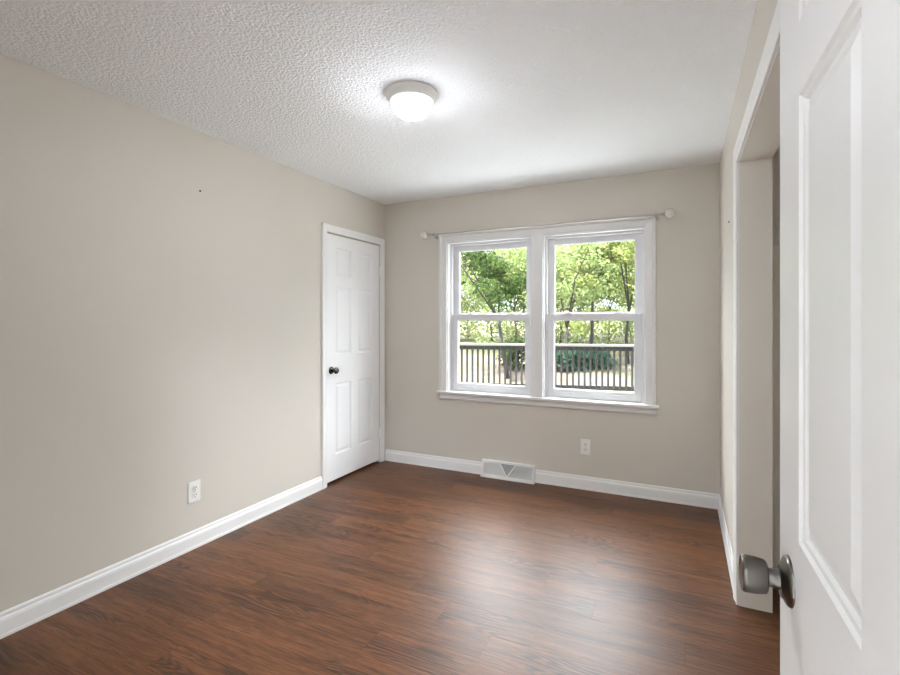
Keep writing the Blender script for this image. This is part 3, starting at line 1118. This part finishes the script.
# the trees one can tell apart
make_tree('tree with dark leafy branches behind the window nearer the closed door', 'tree', (on_ray(508, 12.5), 12.5), 4.2, 1.5, (-1.0, 0.2), 11, LEAF_DARK, 46, 55, 0.13, 0.055, 1.6, fork=0.4, csize=0.36)
make_tree('slender forked tree in the middle of the window nearer the closet', 'tree', (on_ray(590, 14.5), 14.5), 4.6, 1.3, (0.2, 0.3), 5, LEAF_LIGHT, 40, 60, 0.12, 0.05, 1.4, fork=0.5, csize=0.40)
make_tree('full bright green tree at the closet side of the window', 'tree', (on_ray(628, 15.5), 15.5), 4.7, 1.7, (0.1, 0.0), 21, LEAF_LIGHT, 90, 95, 0.13, 0.05, 0.9, fork=0.35, csize=0.46)
make_tree('leaning dark-limbed tree beside the mullion in the window nearer the closet', 'tree', (on_ray(561, 13.5), 13.5), 3.7, 1.2, (0.5, 0.2), 33, LEAF_MID, 34, 60, 0.12, 0.055, 1.2, fork=0.35, csize=0.38)
# the wood behind: nothing tells these apart
for i, (px, y, hgt, sp) in enumerate([(440, 20, 4.6, 2.0), (468, 23, 5.0, 2.3), (492, 21, 4.6, 2.0), (515, 19, 4.8, 2.0), (538, 22, 5.1, 2.2), (560, 20, 4.4, 2.0),
                                      (585, 23, 4.7, 2.3), (610, 20, 4.9, 2.0), (632, 22, 5.2, 2.2), (655, 19, 4.8, 2.0), (400, 21, 4.9, 2.4), (700, 20, 5.0, 2.4)]):
    make_tree('pale green tree in the sunny wood behind the deck railing', 'tree', (on_ray(px, y), y), hgt, sp, (random.uniform(-.3, .3), 0), 100 + i,
              LEAF_MID if i % 2 else LEAF_LIGHT, 120, 60, 0.14, 0.036, 0.1, group='trees of the wood', fork=0.3, csize=0.6)


def make_shrub(label, base, h, w, seed, leafm, n_=22, per=80, leaf=0.11):
    r = random.Random(seed)
    x, y = base
    z = ground_z(x, y) - 0.03
    root = tag(empty('shrub', (x, y, z)), label, 'shrub', 'shrubs behind the railing')
    b_ = MB()
    cents = []
    for i in range(7):
        a = 2 * math.pi * i / 7
        e_ = (x + math.cos(a) * w * 0.6, y + math.sin(a) * w * 0.6, z + h * r.uniform(.6, 1))
        b_.tube([(x, y, z), (x + math.cos(a) * w * 0.2, y + math.sin(a) * w * 0.2, z + h * .4), e_], [0.025, 0.018, 0.006], 5)
    for i in range(n_):
        a = r.uniform(0, 6.283); rr = w * r.uniform(0, 1) ** 0.5
        cents.append((x + math.cos(a) * rr, y + math.sin(a) * rr, z + h * r.uniform(0.15, 0.95)))
    b_.build('stem', BARK, root, True)
    me_ = leaf_mesh('foliage', cents, [0.3 * r.uniform(.7, 1.3) for _ in cents], per, leaf, leafm, seed)
    o_ = bpy.data.objects.new('foliage', me_)
    COL.objects.link(o_)
    o_.parent = root
    o_.matrix_parent_inverse = root.matrix_world.inverted()


make_shrub('dark blue-green shrub behind the railing beside the mullion', (on_ray(563, 14.0), 14.0), 0.62, 0.5, 51, LEAF_TEAL)
make_shrub('dark blue-green shrub behind the railing below the forked tree', (on_ray(590, 14.6), 14.6), 0.58, 0.55, 52, LEAF_TEAL)
make_shrub('dark green low shrub behind the railing below the dark-branched tree', (on_ray(516, 13.8), 13.8), 0.9, 0.35, 53, LEAF_DARK, 14)
